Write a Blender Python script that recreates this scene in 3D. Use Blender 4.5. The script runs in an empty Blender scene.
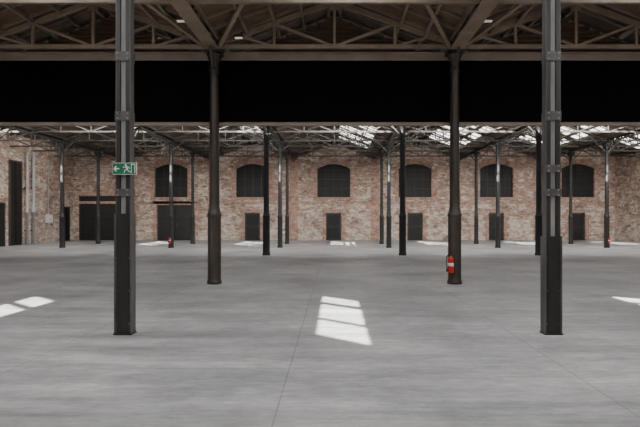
import bpy, math, random
from mathutils import Vector, Matrix
random.seed(4)
S=bpy.context.scene
W=5.86; H=W/2
ZV=5.85; ZR=7.0; T=(ZR-ZV)/H
YB=36.0; YF=-8.0
XL=-18.8; XR=20.2

# ---------------- materials ----------------
def new(name):
    m=bpy.data.materials.new(name); m.use_nodes=True
    nt=m.node_tree; b=nt.nodes['Principled BSDF']
    return m,nt,b
def L(nt,a,b): nt.links.new(a,b)
def ramp(nt,fac,stops):
    r=nt.nodes.new('ShaderNodeValToRGB')
    e=r.color_ramp.elements
    while len(e)<len(stops): e.new(0.5)
    for i,(p,c) in enumerate(stops):
        e[i].position=p; e[i].color=(c[0],c[1],c[2],1)
    L(nt,fac,r.inputs[0]); return r.outputs[0]
def noise(nt,vec,scale,detail=4,rough=.6):
    n=nt.nodes.new('ShaderNodeTexNoise'); n.inputs['Scale'].default_value=scale
    n.inputs['Detail'].default_value=detail; n.inputs['Roughness'].default_value=rough
    if vec is not None: L(nt,vec,n.inputs['Vector'])
    return n.outputs['Fac']
def mapping(nt,scale=(1,1,1)):
    g=nt.nodes.new('ShaderNodeNewGeometry'); m=nt.nodes.new('ShaderNodeMapping')
    m.inputs['Scale'].default_value=scale
    L(nt,g.outputs['Position'],m.inputs['Vector']); return m.outputs[0]
def mix(nt,fac,a,b,mode='MIX'):
    n=nt.nodes.new('ShaderNodeMix'); n.data_type='RGBA'; n.blend_type=mode
    if isinstance(fac,(int,float)): n.inputs[0].default_value=fac
    else: L(nt,fac,n.inputs[0])
    for i,v in ((6,a),(7,b)):
        if isinstance(v,tuple): n.inputs[i].default_value=(v[0],v[1],v[2],1)
        else: L(nt,v,n.inputs[i])
    return n.outputs[2]
def math_(nt,op,a,b=None):
    n=nt.nodes.new('ShaderNodeMath'); n.operation=op
    for i,v in ((0,a),(1,b)):
        if v is None: continue
        if isinstance(v,(int,float)): n.inputs[i].default_value=v
        else: L(nt,v,n.inputs[i])
    return n.outputs[0]
def mottled(name,c1,c2,scale=3,rough=.5,metal=0,sc=(1,1,1)):
    m,nt,b=new(name)
    f=noise(nt,mapping(nt,sc),scale)
    L(nt,ramp(nt,f,[(.3,c1),(.7,c2)]),b.inputs['Base Color'])
    b.inputs['Roughness'].default_value=rough; b.inputs['Metallic'].default_value=metal
    return m
def emis(name,col,s):
    m,nt,b=new(name)
    b.inputs['Base Color'].default_value=(*col,1)
    f=noise(nt,mapping(nt),1.5)
    L(nt,ramp(nt,f,[(.2,tuple(c*.6 for c in col)),(.8,col)]),b.inputs['Emission Color'])
    b.inputs['Emission Strength'].default_value=s
    return m
M={}
M['black']=mottled('black_painted_steel',(.009,.0085,.0085),(.024,.022,.021),6,.38,0,(1,1,.25))
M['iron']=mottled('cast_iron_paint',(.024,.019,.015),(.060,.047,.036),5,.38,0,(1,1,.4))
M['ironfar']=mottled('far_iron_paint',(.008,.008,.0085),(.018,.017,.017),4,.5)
M['greysteel']=mottled('grey_painted_steel',(.045,.044,.044),(.11,.107,.104),6,.38,0,(1,1,.25))
M['greylite']=mottled('reflection_grey_steel',(.14,.138,.138),(.28,.275,.27),6,.38,0,(1,1,.25))  # column web's grey reflection put into the colour; bolts share it
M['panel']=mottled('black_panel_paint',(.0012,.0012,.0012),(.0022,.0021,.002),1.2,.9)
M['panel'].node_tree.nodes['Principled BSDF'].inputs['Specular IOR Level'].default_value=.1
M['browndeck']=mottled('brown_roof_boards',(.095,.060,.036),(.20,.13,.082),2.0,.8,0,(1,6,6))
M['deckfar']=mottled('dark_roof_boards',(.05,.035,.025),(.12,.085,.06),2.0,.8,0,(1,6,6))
M['slat']=mottled('brown_slats',(.10,.065,.040),(.20,.135,.085),2.0,.7,0,(.6,3,8))
M['girder']=mottled('brown_painted_girder',(.20,.15,.105),(.33,.255,.185),2,.6)
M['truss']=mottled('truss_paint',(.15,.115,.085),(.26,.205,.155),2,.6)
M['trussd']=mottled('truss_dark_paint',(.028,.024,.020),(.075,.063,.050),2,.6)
M['beige']=mottled('beige_flange_paint',(.24,.20,.165),(.34,.29,.24),2,.6)
M['void']=mottled('dark_shutter_paint',(.004,.004,.004),(.009,.008,.008),3,.6)
M['voidl']=mottled('dark_door_paint',(.010,.010,.010),(.020,.019,.018),3,.5)
M['frame']=mottled('door_frame_paint',(.05,.04,.035),(.09,.075,.06),3,.6)
M['red']=mottled('red_enamel',(.45,.015,.01),(.6,.03,.02),6,.3)
M['white']=mottled('white_paint',(.75,.75,.75),(.85,.85,.85),6,.5)
M['green']=mottled('sign_green',(.0,.13,.065),(.005,.17,.08),6,.4)
M['pipe']=mottled('pale_grey_pipe',(.42,.41,.40),(.55,.54,.52),3,.5)
M['box']=mottled('grey_enclosure',(.5,.5,.5),(.62,.62,.62),3,.5)
M['sky']=emis('skylight_frosted_glass',(1,.98,.95),4.5)
M['tube']=emis('lamp_tube',(1,.90,.74),.35)
M['concrete_sill']=mottled('stone_sill',(.3,.24,.19),(.42,.34,.27),3,.8)

def brick(name,axis,red=False):
    m,nt,b=new(name)
    g=nt.nodes.new('ShaderNodeNewGeometry'); s=nt.nodes.new('ShaderNodeSeparateXYZ')
    L(nt,g.outputs['Position'],s.inputs[0])
    def vec(kx,kz):
        c=nt.nodes.new('ShaderNodeCombineXYZ')
        L(nt,math_(nt,'MULTIPLY',s.outputs[axis],kx),c.inputs[0]); L(nt,math_(nt,'MULTIPLY',s.outputs[2],kz),c.inputs[1]); return c.outputs[0]
    v=vec(1,1)
    br=nt.nodes.new('ShaderNodeTexBrick'); L(nt,v,br.inputs['Vector'])
    br.inputs['Scale'].default_value=1; br.inputs['Brick Width'].default_value=.28
    br.inputs['Row Height'].default_value=.09; br.inputs['Mortar Size'].default_value=.009
    br.inputs['Color1'].default_value=(.50,.285,.21,1); br.inputs['Color2'].default_value=(.26,.145,.108,1)
    br.inputs['Mortar'].default_value=(.60,.52,.45,1); br.inputs['Bias'].default_value=-.1
    col=br.outputs['Color']
    if red:
        col=mix(nt,.3,col,(.44,.22,.16))
        p=noise(nt,vec(1,1.5),1.6,6,.75)
        col=mix(nt,ramp(nt,p,[(.47,(0,0,0)),(.64,(.75,.75,.75))]),col,(.60,.49,.415))
        p2=noise(nt,vec(1.2,1),1.1,6,.75)
        col=mix(nt,ramp(nt,p2,[(.52,(0,0,0)),(.66,(.6,.6,.6))]),col,(.17,.11,.09))
    else:
        vo=nt.nodes.new('ShaderNodeTexVoronoi'); vo.inputs['Scale'].default_value=3.2
        L(nt,vec(1,2.2),vo.inputs['Vector'])
        sv=nt.nodes.new('ShaderNodeSeparateColor'); L(nt,vo.outputs['Color'],sv.inputs[0])
        stone=ramp(nt,sv.outputs[0],[(0,(.22,.14,.115)),(.35,(.42,.295,.235)),(.7,(.56,.445,.36)),(1,(.78,.70,.61))])
        f=noise(nt,vec(1,1.6),.9,5,.65)
        col=mix(nt,ramp(nt,f,[(.40,(0,0,0)),(.52,(.9,.9,.9))]),col,stone)
        p=noise(nt,vec(1,1.6),.8,8,.8)
        # lime wash remnants, denser towards the foot of the wall
        hz=nt.nodes.new('ShaderNodeMapRange'); L(nt,s.outputs[2],hz.inputs[0])
        hz.inputs[1].default_value=0; hz.inputs[2].default_value=3; hz.inputs[3].default_value=.07; hz.inputs[4].default_value=0
        p=math_(nt,'ADD',p,hz.outputs[0])
        col=mix(nt,ramp(nt,p,[(.50,(0,0,0)),(.60,(.85,.85,.85))]),col,(.73,.655,.585))
        p2=noise(nt,vec(1.3,1),.55,6,.7)
        col=mix(nt,ramp(nt,p2,[(.53,(0,0,0)),(.68,(.7,.7,.7))]),col,(.18,.13,.11))
    n2=noise(nt,vec(1,2),3.5,7,.8)
    col=mix(nt,.9,col,ramp(nt,n2,[(.34,(.40,.385,.37)),(.66,(1.4,1.4,1.4))]),'MULTIPLY')
    L(nt,col,b.inputs['Base Color']); b.inputs['Roughness'].default_value=.9
    bp=nt.nodes.new('ShaderNodeBump'); bp.inputs['Strength'].default_value=.4; bp.inputs['Distance'].default_value=.03
    L(nt,n2,bp.inputs['Height']); L(nt,bp.outputs[0],b.inputs['Normal'])
    return m
M['brick_x']=brick('brick_masonry',0); M['brick_y']=brick('brick_masonry_side',1)
M['brick_red']=brick('red_brick_trim',0,True)

def floor_mat():
    m,nt,b=new('polished_concrete')
    v=mapping(nt,(1,1,1)); vs=mapping(nt,(.22,2.2,1))
    a=noise(nt,vs,1.3,8,.72); c=noise(nt,v,.45,7,.65); d=noise(nt,mapping(nt,(.5,1.6,1)),9,6,.8)
    st=noise(nt,mapping(nt,(.5,1,1)),1.7,7,.7)
    col=ramp(nt,a,[(.32,(.235,.235,.24)),(.5,(.365,.365,.368)),(.68,(.49,.489,.487))])
    col=mix(nt,.9,col,ramp(nt,c,[(.34,(.64,.64,.65)),(.66,(1.25,1.25,1.24))]),'MULTIPLY')
    col=mix(nt,.8,col,ramp(nt,d,[(.32,(.68,.68,.68)),(.68,(1.27,1.27,1.27))]),'MULTIPLY')
    col=mix(nt,ramp(nt,st,[(.55,(0,0,0)),(.70,(.36,.36,.36))]),col,(.18,.178,.176))
    g=nt.nodes.new('ShaderNodeNewGeometry'); s=nt.nodes.new('ShaderNodeSeparateXYZ'); L(nt,g.outputs['Position'],s.inputs[0])
    def lines(o,off,per,w):
        x=math_(nt,'ADD',o,off+100*per); x=math_(nt,'MODULO',x,per)
        x=math_(nt,'SUBTRACT',x,per/2); x=math_(nt,'ABSOLUTE',x)
        return math_(nt,'LESS_THAN',x,w)
    lx=lines(s.outputs[0],-2.45+W/4,W/2,.006)
    ly=lines(s.outputs[1],-1.2,4.6,.008)
    l=math_(nt,'MAXIMUM',lx,math_(nt,'MULTIPLY',ly,.45)); l=math_(nt,'MULTIPLY',l,.55)
    col=mix(nt,l,col,(.10,.10,.10))
    L(nt,col,b.inputs['Base Color'])
    L(nt,ramp(nt,a,[(.3,(.30,.30,.30)),(.7,(.55,.55,.55))]),b.inputs['Roughness'])
    b.inputs['Specular IOR Level'].default_value=.4
    return m
M['floor']=floor_mat()

# ---------------- mesh builder ----------------
class B:
    def __init__(s): s.v=[]; s.f=[]; s.m=[]; s.mats=[]; s.sm=[]
    def mi(s,k):
        if k not in s.mats: s.mats.append(k)
        return s.mats.index(k)
    def quad(s,pts,k,smooth=False):
        n=len(s.v); s.v+= [tuple(p) for p in pts]; s.f.append(tuple(range(n,n+len(pts)))); s.m.append(s.mi(k)); s.sm.append(smooth)
    def box(s,x0,x1,y0,y1,z0,z1,k):
        n=len(s.v)
        s.v+=[(x0,y0,z0),(x1,y0,z0),(x1,y1,z0),(x0,y1,z0),(x0,y0,z1),(x1,y0,z1),(x1,y1,z1),(x0,y1,z1)]
        for f in ((3,2,1,0),(4,5,6,7),(0,1,5,4),(1,2,6,5),(2,3,7,6),(3,0,4,7)):
            s.f.append(tuple(n+i for i in f)); s.m.append(s.mi(k)); s.sm.append(False)
    def beam(s,p,q,w,h,k,up=(0,0,1)):
        p=Vector(p); q=Vector(q); d=(q-p).normalized(); u=Vector(up)
        if abs(d.dot(u))>.98: u=Vector((0,1,0))
        a=d.cross(u).normalized(); u=a.cross(d).normalized()
        n=len(s.v)
        for c in (p,q):
            for i,j in ((-1,-1),(1,-1),(1,1),(-1,1)):
                s.v.append(tuple(c+a*(i*w/2)+u*(j*h/2)))
        for f in ((3,2,1,0),(4,5,6,7),(0,1,5,4),(1,2,6,5),(2,3,7,6),(3,0,4,7)):
            s.f.append(tuple(n+i for i in f)); s.m.append(s.mi(k)); s.sm.append(False)
    def lathe(s,cx,cy,prof,k,n=20,axis='z'):
        base=len(s.v)
        for (r,z) in prof:
            for i in range(n):
                a=2*math.pi*i/n
                s.v.append((cx+r*math.cos(a),cy+r*math.sin(a),z))
        for j in range(len(prof)-1):
            for i in range(n):
                a=base+j*n+i; b=base+j*n+(i+1)%n
                s.f.append((a,b,b+n,a+n)); s.m.append(s.mi(k)); s.sm.append(True)
        s.f.append(tuple(base+i for i in reversed(range(n)))); s.m.append(s.mi(k)); s.sm.append(False)
        e=base+(len(prof)-1)*n
        s.f.append(tuple(e+i for i in range(n))); s.m.append(s.mi(k)); s.sm.append(False)
    def tube(s,pts,r,k,n=8):
        for a,b in zip(pts[:-1],pts[1:]):
            p=Vector(a); q=Vector(b); d=(q-p).normalized(); u=Vector((0,0,1))
            if abs(d.dot(u))>.95: u=Vector((1,0,0))
            x=d.cross(u).normalized(); y=x.cross(d)
            base=len(s.v)
            for c in (p,q):
                for i in range(n):
                    t=2*math.pi*i/n; s.v.append(tuple(c+x*r*math.cos(t)+y*r*math.sin(t)))
            for i in range(n):
                j=(i+1)%n; s.f.append((base+i,base+j,base+n+j,base+n+i)); s.m.append(s.mi(k)); s.sm.append(True)
    def obj(s,name,loc=(0,0,0),parent=None):
        me=bpy.data.meshes.new(name); lx,ly,lz=loc
        me.from_pydata([(x-lx,y-ly,z-lz) for x,y,z in s.v],[],s.f)
        for k in s.mats: me.materials.append(M[k])
        me.polygons.foreach_set('material_index',s.m); me.polygons.foreach_set('use_smooth',s.sm)
        me.update()
        o=bpy.data.objects.new(name,me); S.collection.objects.link(o); o.location=loc
        if parent: o.parent=parent
        return o

# ---------------- floor & walls ----------------
b=B(); b.box(XL-.5,XR+.5,YF-.5,YB+.5,-.2,0,'floor'); b.obj('floor')

# back wall with openings : (x0,x1,z0,z1,rise)
wins=[]; doors=[]
for k in range(-2,4):
    c=k*W*1.0-.05
    wins.append((c-1.19,c+1.19,3.05,5.15,.36))
for k in (-1,0,1,2,3):
    doors.append((k*W-.62,k*W+.50,0,1.98,0))
doors.append((-12.8,-10.2,0,2.55,0))
doors.append((-18.45,-15.65,0,3.2,0))
b=B()
ZT=7.2; th=.45
xs=sorted(set([XL-.5,XR+.5]+[v for o in wins+doors for v in o[:2]]))
def archz(o,x):
    c=(o[0]+o[1])/2; hw=(o[1]-o[0])/2; return o[3]+o[4]*(1-((x-c)/hw)**2)
for x0,x1 in zip(xs[:-1],xs[1:]):
    xm=(x0+x1)/2
    cover=sorted([o for o in wins+doors if o[0]<xm<o[1]],key=lambda o:o[2])
    n=10 if any(o[4]>0 for o in cover) else 1
    for i in range(n):
        a=x0+(x1-x0)*i/n; c=x0+(x1-x0)*(i+1)/n
        za=zc=0.0
        for o in cover+[None]:
            t=o[2] if o else ZT
            if t>za+.001 or t>zc+.001:
                b.quad([(a,YB,za),(c,YB,zc),(c,YB,t),(a,YB,t)],'brick_x')
                b.quad([(a,YB,za),(a,YB+th,za),(c,YB+th,zc),(c,YB,zc)],'brick_x')
            if o:
                b.quad([(a,YB,t),(c,YB,t),(c,YB+th,t),(a,YB+th,t)],'brick_x')
                za=archz(o,a); zc=archz(o,c)
for o in wins+doors:
    for x in o[:2]:
        b.quad([(x,YB,o[2]),(x,YB+th,o[2]),(x,YB+th,o[3]),(x,YB,o[3])],'brick_x')
b.quad([(XL-.5,YB+th,0),(XR+.5,YB+th,0),(XR+.5,YB+th,ZT),(XL-.5,YB+th,ZT)],'brick_x')
b.obj('wall_back')

# brick dressings: piers, arches, string course
b=B()
for o in wins:
    n=18; c=(o[0]+o[1])/2; hw=(o[1]-o[0])/2
    for i in range(n):
        t0=-1+2*i/n; t1=-1+2*(i+1)/n; s=1.12
        xa,xc=c+hw*t0,c+hw*t1
        za,zc=o[3]+o[4]*(1-t0*t0),o[3]+o[4]*(1-t1*t1)
        xa2,xc2=c+hw*t0*s,c+hw*t1*s
        pts=[(xa,za),(xc,zc),(xc2,zc+.36),(xa2,za+.36)]
        f=YB-.03
        b.quad([(p[0],f,p[1]) for p in pts],'brick_red')
        b.quad([(xa2,f,za+.36),(xc2,f,zc+.36),(xc2,YB,zc+.36),(xa2,YB,za+.36)],'brick_red')
        b.quad([(xa,f,za),(xa,YB,za),(xc,YB,zc),(xc,f,zc)],'brick_red')
    for sgn,x in ((-1,o[0]),(1,o[1])):
        for j in range(7):
            w=.42 if j%2 else .28; z=3.05+j*.3
            b.box(min(x,x+sgn*w),max(x,x+sgn*w),YB-.02,YB,z,z+.3,'brick_red')
    b.box(o[0]-.3,o[1]+.3,YB-.05,YB,2.9,3.05,'brick_red')
for o in doors:
    for sgn,x in ((-1,o[0]),(1,o[1])):
        nj=int(o[3]/.3)
        for j in range(nj):
            w=.38 if j%2 else .25
            if XL<x+sgn*w<XR: b.box(min(x,x+sgn*w),max(x,x+sgn*w),YB-.02,YB,j*.3,j*.3+.3,'brick_red')
    b.box(o[0]-.3,o[1]+.3,YB-.025,YB,o[3],o[3]+.26,'brick_red')
for k in range(-3,4):
    x=(k+.5)*W
    if x>XR or x<XL: continue
    b.box(x-.32,x+.32,YB-.06,YB,0,ZV,'brick_red')
b.box(XL,XR,YB-.025,YB,2.62,2.80,'brick_red')
b.obj('trim_brick_dressings')

for i,o in enumerate(wins,1):
    b=B(); y=YB+.22; n=10
    for j in range(n):
        a=o[0]+(o[1]-o[0])*j/n; c=o[0]+(o[1]-o[0])*(j+1)/n
        b.quad([(a,y,o[2]),(c,y,o[2]),(c,y,archz(o,c)),(a,y,archz(o,a))],'void')
    for t in (0,.25,.5,.75,1):
        x=o[0]+(o[1]-o[0])*t; x=min(max(x,o[0]+.03),o[1]-.03)
        b.box(x-.03,x+.03,y-.05,y,o[2],archz(o,x)-.01,'voidl')
    for z in (3.08,3.75,4.4,5.1):
        b.box(o[0],o[1],y-.045,y,z-.025,z+.025,'voidl')
    b.box(o[0]+.02,o[1]-.02,YB-.04,y,o[2],o[2]+.05,'concrete_sill')
    b.obj('window_%d'%i)
for i,o in enumerate(doors,1):
    b=B(); y=YB+.15; c=(o[0]+o[1])/2
    b.box(o[0]+.001,o[1]-.001,y,y+.06,0.0,o[3]-.001,'voidl')
    b.box(o[0]+.001,o[0]+.07,y-.05,y,0,o[3],'frame'); b.box(o[1]-.07,o[1]-.001,y-.05,y,0,o[3],'frame')
    b.box(o[0]+.07,o[1]-.07,y-.05,y,o[3]-.07,o[3],'frame')
    if o[1]-o[0]>2:
        b.box(c-.04,c+.04,y-.03,y,0,o[3]-.07,'void')
        for s in (-1,1):
            b.box(c+s*.12-.02,c+s*.12+.02,y-.08,y,.95,1.25,'frame')
            b.box(min(c+s*.1,c+s*1.15),max(c+s*.1,c+s*1.15),y-.02,y,1.5,1.56,'void')
    else:
        b.box(c+.35,c+.45,y-.07,y,1.0,1.04,'frame')
        b.box(c-.4,c+.4,y-.015,y,.15,.9,'void'); b.box(c-.4,c+.4,y-.015,y,1.05,1.8,'void')
    b.obj('door_%d'%i)

b=B(); b.box(XL-.45,XL,YF,YB,0,6.8,'brick_y'); b.obj('wall_left')
b=B(); b.box(XR,XR+.45,YF,YB,0,6.8,'brick_y'); b.obj('wall_right')
b=B(); b.box(XL-.45,XR+.45,YF-.45,YF,0,7.2,'brick_x'); b.obj('wall_front_sunblock')  # unseen wall behind the camera, added to keep sun out of the open end
def sidedoor(i,y0,y1,z1):
    b=B(); x=XL+.003
    b.box(x,x+.06,y0,y1,0,z1,'voidl')
    b.box(x,x+.09,y0-.08,y0,0,z1+.08,'frame'); b.box(x,x+.09,y1,y1+.08,0,z1+.08,'frame'); b.box(x,x+.09,y0,y1,z1,z1+.08,'frame')
    b.box(x+.06,x+.08,(y0+y1)/2-.03,(y0+y1)/2+.03,0,z1,'void')
    b.obj('door_%d'%i)
sidedoor(8,28.9,29.9,4.9); sidedoor(9,27.2,28.35,2.4); sidedoor(10,34.6,35.3,2.3)
for y in (30.35,31.0):
    b=B(); b.lathe(XL+.14,y,[(.075,0),(.075,1.9),(.095,1.9),(.095,2.02),(.075,2.02),(.075,5.6)],'pipe',14)
    b.box(XL+.003,XL+.1,y-.1,y+.1,3.4,3.46,'frame'); b.box(XL+.003,XL+.1,y-.1,y+.1,.8,.86,'frame')
    b.obj('drain_pipe',(XL+.14,y,0))
b=B(); b.box(XL+.003,XL+.18,32.5,33.05,1.28,1.85,'box'); b.box(XL+.18,XL+.2,32.54,33.01,1.32,1.81,'white')
b.box(XL+.2,XL+.215,32.56,32.6,1.5,1.6,'void'); b.tube([(XL+.05,32.75,1.85),(XL+.05,32.75,5.4)],.02,'pipe')
b.obj('electrical_cabinet',(XL,32.77,1.28))

# ---------------- columns ----------------
def cast_column(x,y,mat='black',r=.125):
    b=B()
    R=r*1.28
    b.lathe(x,y,[(R*1.12,0),(R*1.12,.05),(R*1.05,.09),(R,.12),(R,1.62),(R*1.1,1.65),(R*1.1,1.70),(R*.98,1.73),(R*.9,1.78),(r,1.86),(r*.98,2.2),(r*.88,5.0),(r*.9,5.12),(r*1.08,5.15),(r*1.08,5.2),(r*.92,5.23),(r*.95,5.38),(r*1.3,5.52),(r*1.5,5.55),(r*1.5,5.60)],mat,20)
    b.box(x-.2,x+.2,y-.2,y+.2,5.60,5.65,mat)
    for s in (-1,1):
        b.beam((x,y+s*.1,5.25),(x,y+s*.42,5.63),.05,.05,mat)
    b.obj('cast_iron_column',(x,y,0))
def steel_column(x,y,zc):
    b=B(); w=.102; d=.062
    top=5.65
    for s in (-1,1):
        x0=x+s*w
        b.box(min(x0,x0-s*.012),max(x0,x0-s*.012),y-d,y+d,.0,top,'greysteel')
        for yy in (-d,d-.012):
            b.box(min(x0-s*.012,x0-s*.064),max(x0-s*.012,x0-s*.064),y+yy,y+yy+.012,.0,top,'black')
    b.box(x-.030,x+.030,y-.050,y+.050,.0,top,'greylite')
    for z,h in ((1.95,.10),(2.28,.10),(3.0,.13),(3.82,.13),(4.7,.13),(5.4,.13)):
        for s in (-1,1):
            ys=y+s*(d+.006)
            b.box(x-w-.006,x+w+.006,min(ys-.006,ys+.006),max(ys-.006,ys+.006),z-h/2,z+h/2,'greysteel')
            for bx in (-.068,.068):
                for bz in (-.035,.035):
                    b.box(x+bx-.012,x+bx+.012,ys+s*.010-.008,ys+s*.010+.008,z+bz-.012,z+bz+.012,'greylite')
    for s in (-1,1):
        b.box(x+s*.108-.010,x+s*.108+.010,y-.078,y+.078,.0,zc,'greysteel')
    b.box(x-.080,x+.080,y-.068,y+.068,.0,zc-.02,'black')
    b.box(x-.098,x+.098,y-.066,y+.066,zc-.02,zc,'black')
    for z in (.15,.6,1.05):
        for s in (-1,1):
            b.box(x+s*.084-.008,x+s*.084+.008,y-.078,y-.067,z-.01,z+.01,'greysteel')
    b.box(x-.125,x+.125,y-.09,y+.09,0,.02,'black')
    b.box(x-.16,x+.16,y-.16,y+.16,5.6,5.65,'black')
    b.obj('steel_column',(x,y,0))
Y1,Y2,Y3,Y4,Y5=6.92,12.2,21.5,26.9,31.0
lines_x=[(k+.5)*W for k in range(-3,3)]
steel_column(-2.90,Y1,1.66); steel_column(3.0,Y1,1.35)
for x in lines_x:
    if abs(x)>3: steel_column(x,Y1,1.5)
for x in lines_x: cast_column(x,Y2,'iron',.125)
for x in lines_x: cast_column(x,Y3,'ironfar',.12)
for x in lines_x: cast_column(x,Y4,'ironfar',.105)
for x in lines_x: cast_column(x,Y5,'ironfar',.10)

# ---------------- roof ----------------
b=B(); sk=B(); bars=B()
u0=.30
clear_front=[(-3.56,-2.58),(-2.40,-1.16),(-.90,-.26)]
clear_back=[(19.9,21.2),(21.8,22.7),(22.85,23.7)]
glaze=[(25.4,26.6),(27.2,28.7),(29.3,30.8),(31.2,32.6)]
def seglist():
    segs=[]; y=YF
    allr=[(a,c,'of') for a,c in clear_front]+[(a,c,'ob') for a,c in clear_back]+[(a,c,'g') for a,c in glaze]+[(12.3,12.31,'s')]
    for a,c,t in sorted(allr):
        if a>y: segs.append((y,a,'s'))
        segs.append((a,c,t)); y=c
    segs.append((y,YB,'s')); return segs
for k in range(-3,4):
    xr=k*W
    z=lambda u: ZR-T*u
    b.quad([(xr-H,YF,ZV),(xr,YF,ZR),(xr,13,ZR),(xr-H,13,ZV)],'browndeck')
    b.quad([(xr-H,13,ZV),(xr,13,ZR),(xr,YB,ZR),(xr-H,YB,ZV)],'deckfar')
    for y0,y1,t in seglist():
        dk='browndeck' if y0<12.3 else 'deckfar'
        def q(ua,uc,bb=b,k2=dk): bb.quad([(xr+ua,y0,z(ua)),(xr+ua,y1,z(ua)),(xr+uc,y1,z(uc)),(xr+uc,y0,z(uc))],k2)
        if t=='s': q(0,H)
        else:
            w={'of':.99,'ob':2.2,'g':1.9}[t]
            q(0,u0); q(u0+w,H)
            if t=='g':
                q(u0,u0+w,sk,'sky')
                for j in range(1,4):
                    u=u0+w*j/4; bars.box(xr+u-.03,xr+u+.03,y0,y1,z(u)-.07,z(u)-.02,'trussd')
                n=int((y1-y0)/.55)
                for j in range(n+1):
                    yy=y0+(y1-y0)*j/n; bars.beam((xr+u0,yy,z(u0)-.05),(xr+u0+w,yy,z(u0+w)-.05),.05,.05,'trussd')
b.obj('ceiling'); sk.obj('skylight_glazing'); bars.obj('skylight_bars')

b=B()
for k in range(-3,4):
    for s in (-1,1):
        for u in (.15,1.6,2.2,2.75) if s>0 else (.15,.8,1.45,2.1,2.75):
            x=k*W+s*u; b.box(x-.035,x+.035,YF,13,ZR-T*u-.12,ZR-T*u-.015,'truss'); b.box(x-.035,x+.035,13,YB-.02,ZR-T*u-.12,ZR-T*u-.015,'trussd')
b.obj('roof_purlins')
b=B()
y=7.6
while y<19.2:
    for k in range(-3,4):
        for s in (-1,1):
            b.beam((k*W+s*H,y,ZV-.03),(k*W,y,ZR-.03),.06,.08,'truss')
    y+=.62
b.obj('roof_rafters')

def truss(y,mat,t=.07,dbl=False,ends=(-3,4)):
    b=B(); zb=5.76
    for k in range(*ends):
        c=k*W
        for s in (-1,1):
            b.beam((c+s*H,y,zb+.03),(c,y,ZR-.14),t,t*1.3,mat)
            b.beam((c+s*H*.5,y,zb),(c+s*H*.5,y,zb+(ZR-.14-zb)*.5),t*.7,t*.7,mat)
            b.beam((c,y,zb),(c+s*H*.5,y,zb+(ZR-.14-zb)*.5),t*.7,t*.7,mat)
            b.beam((c+s*H*.5,y,zb),(c+s*H*.78,y,zb+(ZR-.14-zb)*.22),t*.6,t*.6,mat)
        b.beam((c,y,zb),(c,y,ZR-.14),t*.7,t*.7,mat)
        b.box(c-.12,c+.12,y-.02,y+.02,ZR-.35,ZR-.12,mat)
    x0=ends[0]*W-H; x1=(ends[1]-1)*W+H
    b.box(max(x0,XL),min(x1,XR),y-t/2,y+t/2,zb-t/2,zb+t/2,mat)
    b.obj('roof_truss',(0,y,zb))
for y in (-6.5,-4.2,1.5,Y1,9.6): truss(y,'truss',.08)
truss(12.15,'girder',.09)
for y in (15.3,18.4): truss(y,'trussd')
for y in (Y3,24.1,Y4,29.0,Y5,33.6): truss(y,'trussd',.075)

b=B()
for x in lines_x:
    b.box(x-.16,x+.16,YF,12.3,5.65,5.69,'girder'); b.box(x-.16,x+.16,YF,12.3,5.90,5.94,'girder')
    b.box(x-.02,x+.02,YF,12.3,5.69,5.90,'girder')
    yy=YF+.3
    while yy<12.2:
        b.box(x-.15,x+.15,yy-.01,yy+.01,5.69,5.90,'girder'); yy+=1.0
    b.box(x-.09,x+.09,12.6,YB,5.65,5.70,'trussd'); b.box(x-.09,x+.09,12.6,YB,5.88,5.93,'trussd')
    n=int((YB-12.6)/.6)
    for i in range(n):
        ya=12.6+i*.6; b.beam((x,ya,5.69),(x,ya+.3,5.89),.04,.04,'trussd'); b.beam((x,ya+.3,5.89),(x,ya+.6,5.69),.04,.04,'trussd')
b.obj('roof_girders')
b=B()
for x in lines_x:
    for s in (-1,1):
        b.beam((x+s*.1,Y2-.1,5.70),(x+s*1.1,Y2-1.9,6.18),.09,.10,'girder')
        b.beam((x+s*.1,Y4,5.2),(x+s*.9,Y4,5.95),.05,.05,'trussd')
        b.beam((x+s*.1,Y3,5.2),(x+s*.9,Y3,5.95),.05,.05,'trussd')
        b.beam((x+s*.1,Y5,5.2),(x+s*.9,Y5,5.95),.05,.05,'trussd')
        b.beam((x,Y3+s*.1,4.9),(x,Y3+s*1.2,5.66),.05,.05,'trussd')
        b.beam((x,Y4+s*.1,4.9),(x,Y4+s*1.2,5.66),.05,.05,'trussd')
b.obj('roof_struts')

xa,xb=XL+.003,XR-.003
b=B()
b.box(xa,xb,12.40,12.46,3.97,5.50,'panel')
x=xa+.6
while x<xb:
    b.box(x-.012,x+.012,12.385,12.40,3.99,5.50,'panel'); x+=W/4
b.obj('wall_screen_panel')
b=B()
b.box(xa,xb,12.34,12.52,5.50,5.53,'beige'); b.box(xa,xb,12.34,12.52,5.67,5.70,'beige'); b.box(xa,xb,12.41,12.45,5.53,5.67,'beige')
b.box(xa,xb,12.32,12.5,3.90,3.925,'beige'); b.box(xa,xb,12.36,12.40,3.925,3.97,'girder')
b.obj('screen_beam')
b=B()
for k in range(-3,4):
    c=k*W; z=5.62
    while z<6.75:
        hw=min(H,(ZR-.17-(z+.085))/T)
        b.box(max(c-hw,xa),min(c+hw,xb),12.9,12.93,z,z+.085,'slat')
        b.box(max(c-hw,xa),min(c+hw,xb),12.95,12.98,z-.02,z+.085,'browndeck')
        z+=.105
b.obj('slatted_fascia')

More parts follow.
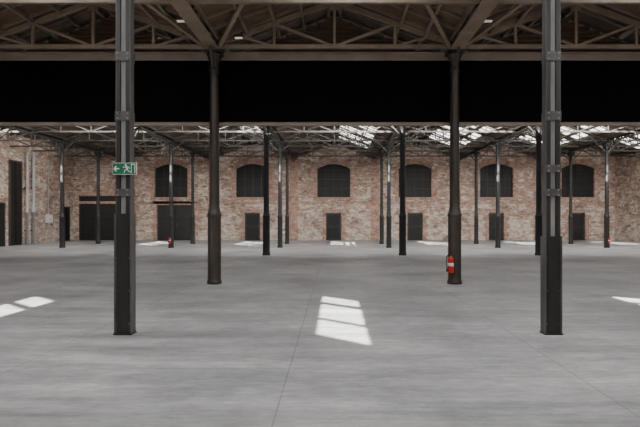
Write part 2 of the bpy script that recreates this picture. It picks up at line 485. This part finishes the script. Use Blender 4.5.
def fitting(x,y,z,l=.45):
    b=B(); b.box(x-l/2,x+l/2,y-.06,y+.06,z,z+.05,'frame'); b.box(x-l/2+.02,x+l/2-.02,y-.045,y+.045,z-.02,z,'tube')
    b.tube([(x-l/3,y,z+.05),(x-l/3,y,z+.35)],.008,'black'); b.tube([(x+l/3,y,z+.05),(x+l/3,y,z+.35)],.008,'black')
    b.obj('ceiling_light_fitting',(x,y,z))
fitting(-2.30,12.0,5.93,.22)
for x,y in ((3.35,10.9),(-3.35,10.9)): fitting(x,y,5.90,.2)

def exting(x,y,z0,s=1.0,ycol=.16):
    b=B(); r=.075*s; h=.42*s
    b.lathe(x,y,[(r*.9,z0),(r,z0+.02),(r,z0+h*.78),(r*.9,z0+h*.88),(r*.5,z0+h*.96),(r*.3,z0+h),(r*.3,z0+h*1.05)],'red',18)
    b.lathe(x,y,[(r*1.01,z0+h*.40),(r*1.01,z0+h*.60)],'white',18)
    b.box(x-.02,x+.02,y-.05*s,y+.03*s,z0+h*1.05,z0+h*1.10,'black')
    b.beam((x,y+.02,z0+h*1.1),(x,y-.13*s,z0+h*1.2),.02,.012,'black')
    b.beam((x,y+.02,z0+h*1.08),(x,y-.12*s,z0+h*1.06),.02,.012,'black')
    b.tube([(x,y,z0+h*1.07),(x-.07*s,y-.02,z0+h*1.1),(x-.11*s,y-.02,z0+h*.95),(x-.115*s,y-.02,z0+h*.5),(x-.10*s,y-.02,z0+h*.3)],.012*s,'black')
    b.lathe(x-.10*s,y-.02,[(.026*s,z0+h*.08),(.014*s,z0+h*.33)],'black',10)
    b.box(x-.03,x+.03,y+r*.9,y+r*.9+.04,z0+h*.55,z0+h*.6,'black')
    b.obj('fire_extinguisher',(x,y,z0))
exting(2.78,Y2-.25,.29,.95)
exting(-1.5*W,Y4-.24,.25,.7); exting(2.5*W,Y4-.24,.25,.7)

def exit_sign(x,y,z):
    b=B(); k=.93; w,h=.175*k,.085*k
    b.box(x-w,x+w,y-.012,y,z-h,z+h,'white')
    b.box(x-w+.006,x+w-.006,y-.014,y-.012,z-h+.006,z+h-.006,'green')
    f=y-.016
    def poly(p,kk='white'):
        b.quad([(x+px*k,f,z+pz*k) for px,pz in p],kk)
    def stroke(p,q,t):
        dx,dz=q[0]-p[0],q[1]-p[1]; l=math.hypot(dx,dz); nx,nz=-dz/l*t/2,dx/l*t/2
        poly([(p[0]-nx,p[1]-nz),(q[0]-nx,q[1]-nz),(q[0]+nx,q[1]+nz),(p[0]+nx,p[1]+nz)])
    stroke((-.15,0),(-.075,0),.018); stroke((-.155,-.004),(-.118,.036),.018); stroke((-.155,.004),(-.118,-.036),.018)
    cx=.03
    n=12; poly([(cx-.012+.015*math.cos(2*math.pi*i/n),.052+.015*math.sin(2*math.pi*i/n)) for i in range(n)])
    stroke((cx-.006,.036),(cx+.014,-.012),.026)
    stroke((cx-.004,.03),(cx-.035,.014),.010); stroke((cx-.035,.014),(cx-.05,.03),.010)
    stroke((cx,.03),(cx+.035,.022),.010); stroke((cx+.035,.022),(cx+.045,-.002),.010)
    stroke((cx+.01,-.01),(cx-.028,-.026),.014); stroke((cx-.026,-.024),(cx-.034,-.062),.012)
    stroke((cx+.014,-.012),(cx+.032,-.04),.014); stroke((cx+.030,-.038),(cx+.065,-.05),.012)
    stroke((.10,-.065),(.10,.065),.010); stroke((.10,.062),(.155,.062),.010); stroke((.152,-.065),(.152,.065),.010)
    b.box(x-.03,x+.03,y,y+.05,z-.03,z+.03,'black')
    b.obj('exit_sign',(x,y,z))
exit_sign(-2.85,Y1-.120,2.27)

# ---------------- lights ----------------
sun=bpy.data.lights.new('sun','SUN'); sun.energy=50; sun.angle=math.radians(.3); sun.color=(1,.975,.93)
o=bpy.data.objects.new('sun',sun); S.collection.objects.link(o); o.location=(-10,-18,18)
o.rotation_euler=Vector((.773,1.52,-1)).to_track_quat('-Z','Y').to_euler()
def area(name,x,y,z,sx,sy,e,col=(1,1,1),tilt=0):
    l=bpy.data.lights.new(name,'AREA'); l.shape='RECTANGLE'; l.size=sx; l.size_y=sy; l.energy=e; l.color=col
    o=bpy.data.objects.new(name,l); S.collection.objects.link(o); o.location=(x,y,z); o.rotation_euler=(math.radians(tilt),0,0)
for k in range(-2,3):
    area('unseen_fill',k*W+.3,1.8,6.6,1.6,15.0,470,(1,.99,.985))  # unseen strip under each ridge, added to light the near floor evenly
    area('unseen_fill',k*W+.3,16.0,6.55,1.6,5.0,90,(1,.99,.985))  # added strip hidden behind the screen panel, fills the floor beyond
for k in range(-3,4):
    area('unseen_fill',k*W+.3,22.2,6.2,3.2,1.0,390+45*k,(1,.98,.95),66)  # added fill hidden by the panel, tilted to brighten the back wall
wd=bpy.data.worlds.new('sky'); S.world=wd; wd.use_nodes=True
bg=wd.node_tree.nodes['Background']; bg.inputs[0].default_value=(.86,.92,1,1); bg.inputs[1].default_value=1.6

# ---------------- camera ----------------
cam=bpy.data.cameras.new('camera'); co=bpy.data.objects.new('camera',cam); S.collection.objects.link(co)
co.location=(0,0,1.6); co.rotation_euler=(math.radians(90),0,0)
cam.sensor_width=36; cam.lens=500/640*36
cam.shift_x=-14.5/640; cam.shift_y=4.5/640
cam.clip_start=.05; cam.clip_end=200
S.camera=co
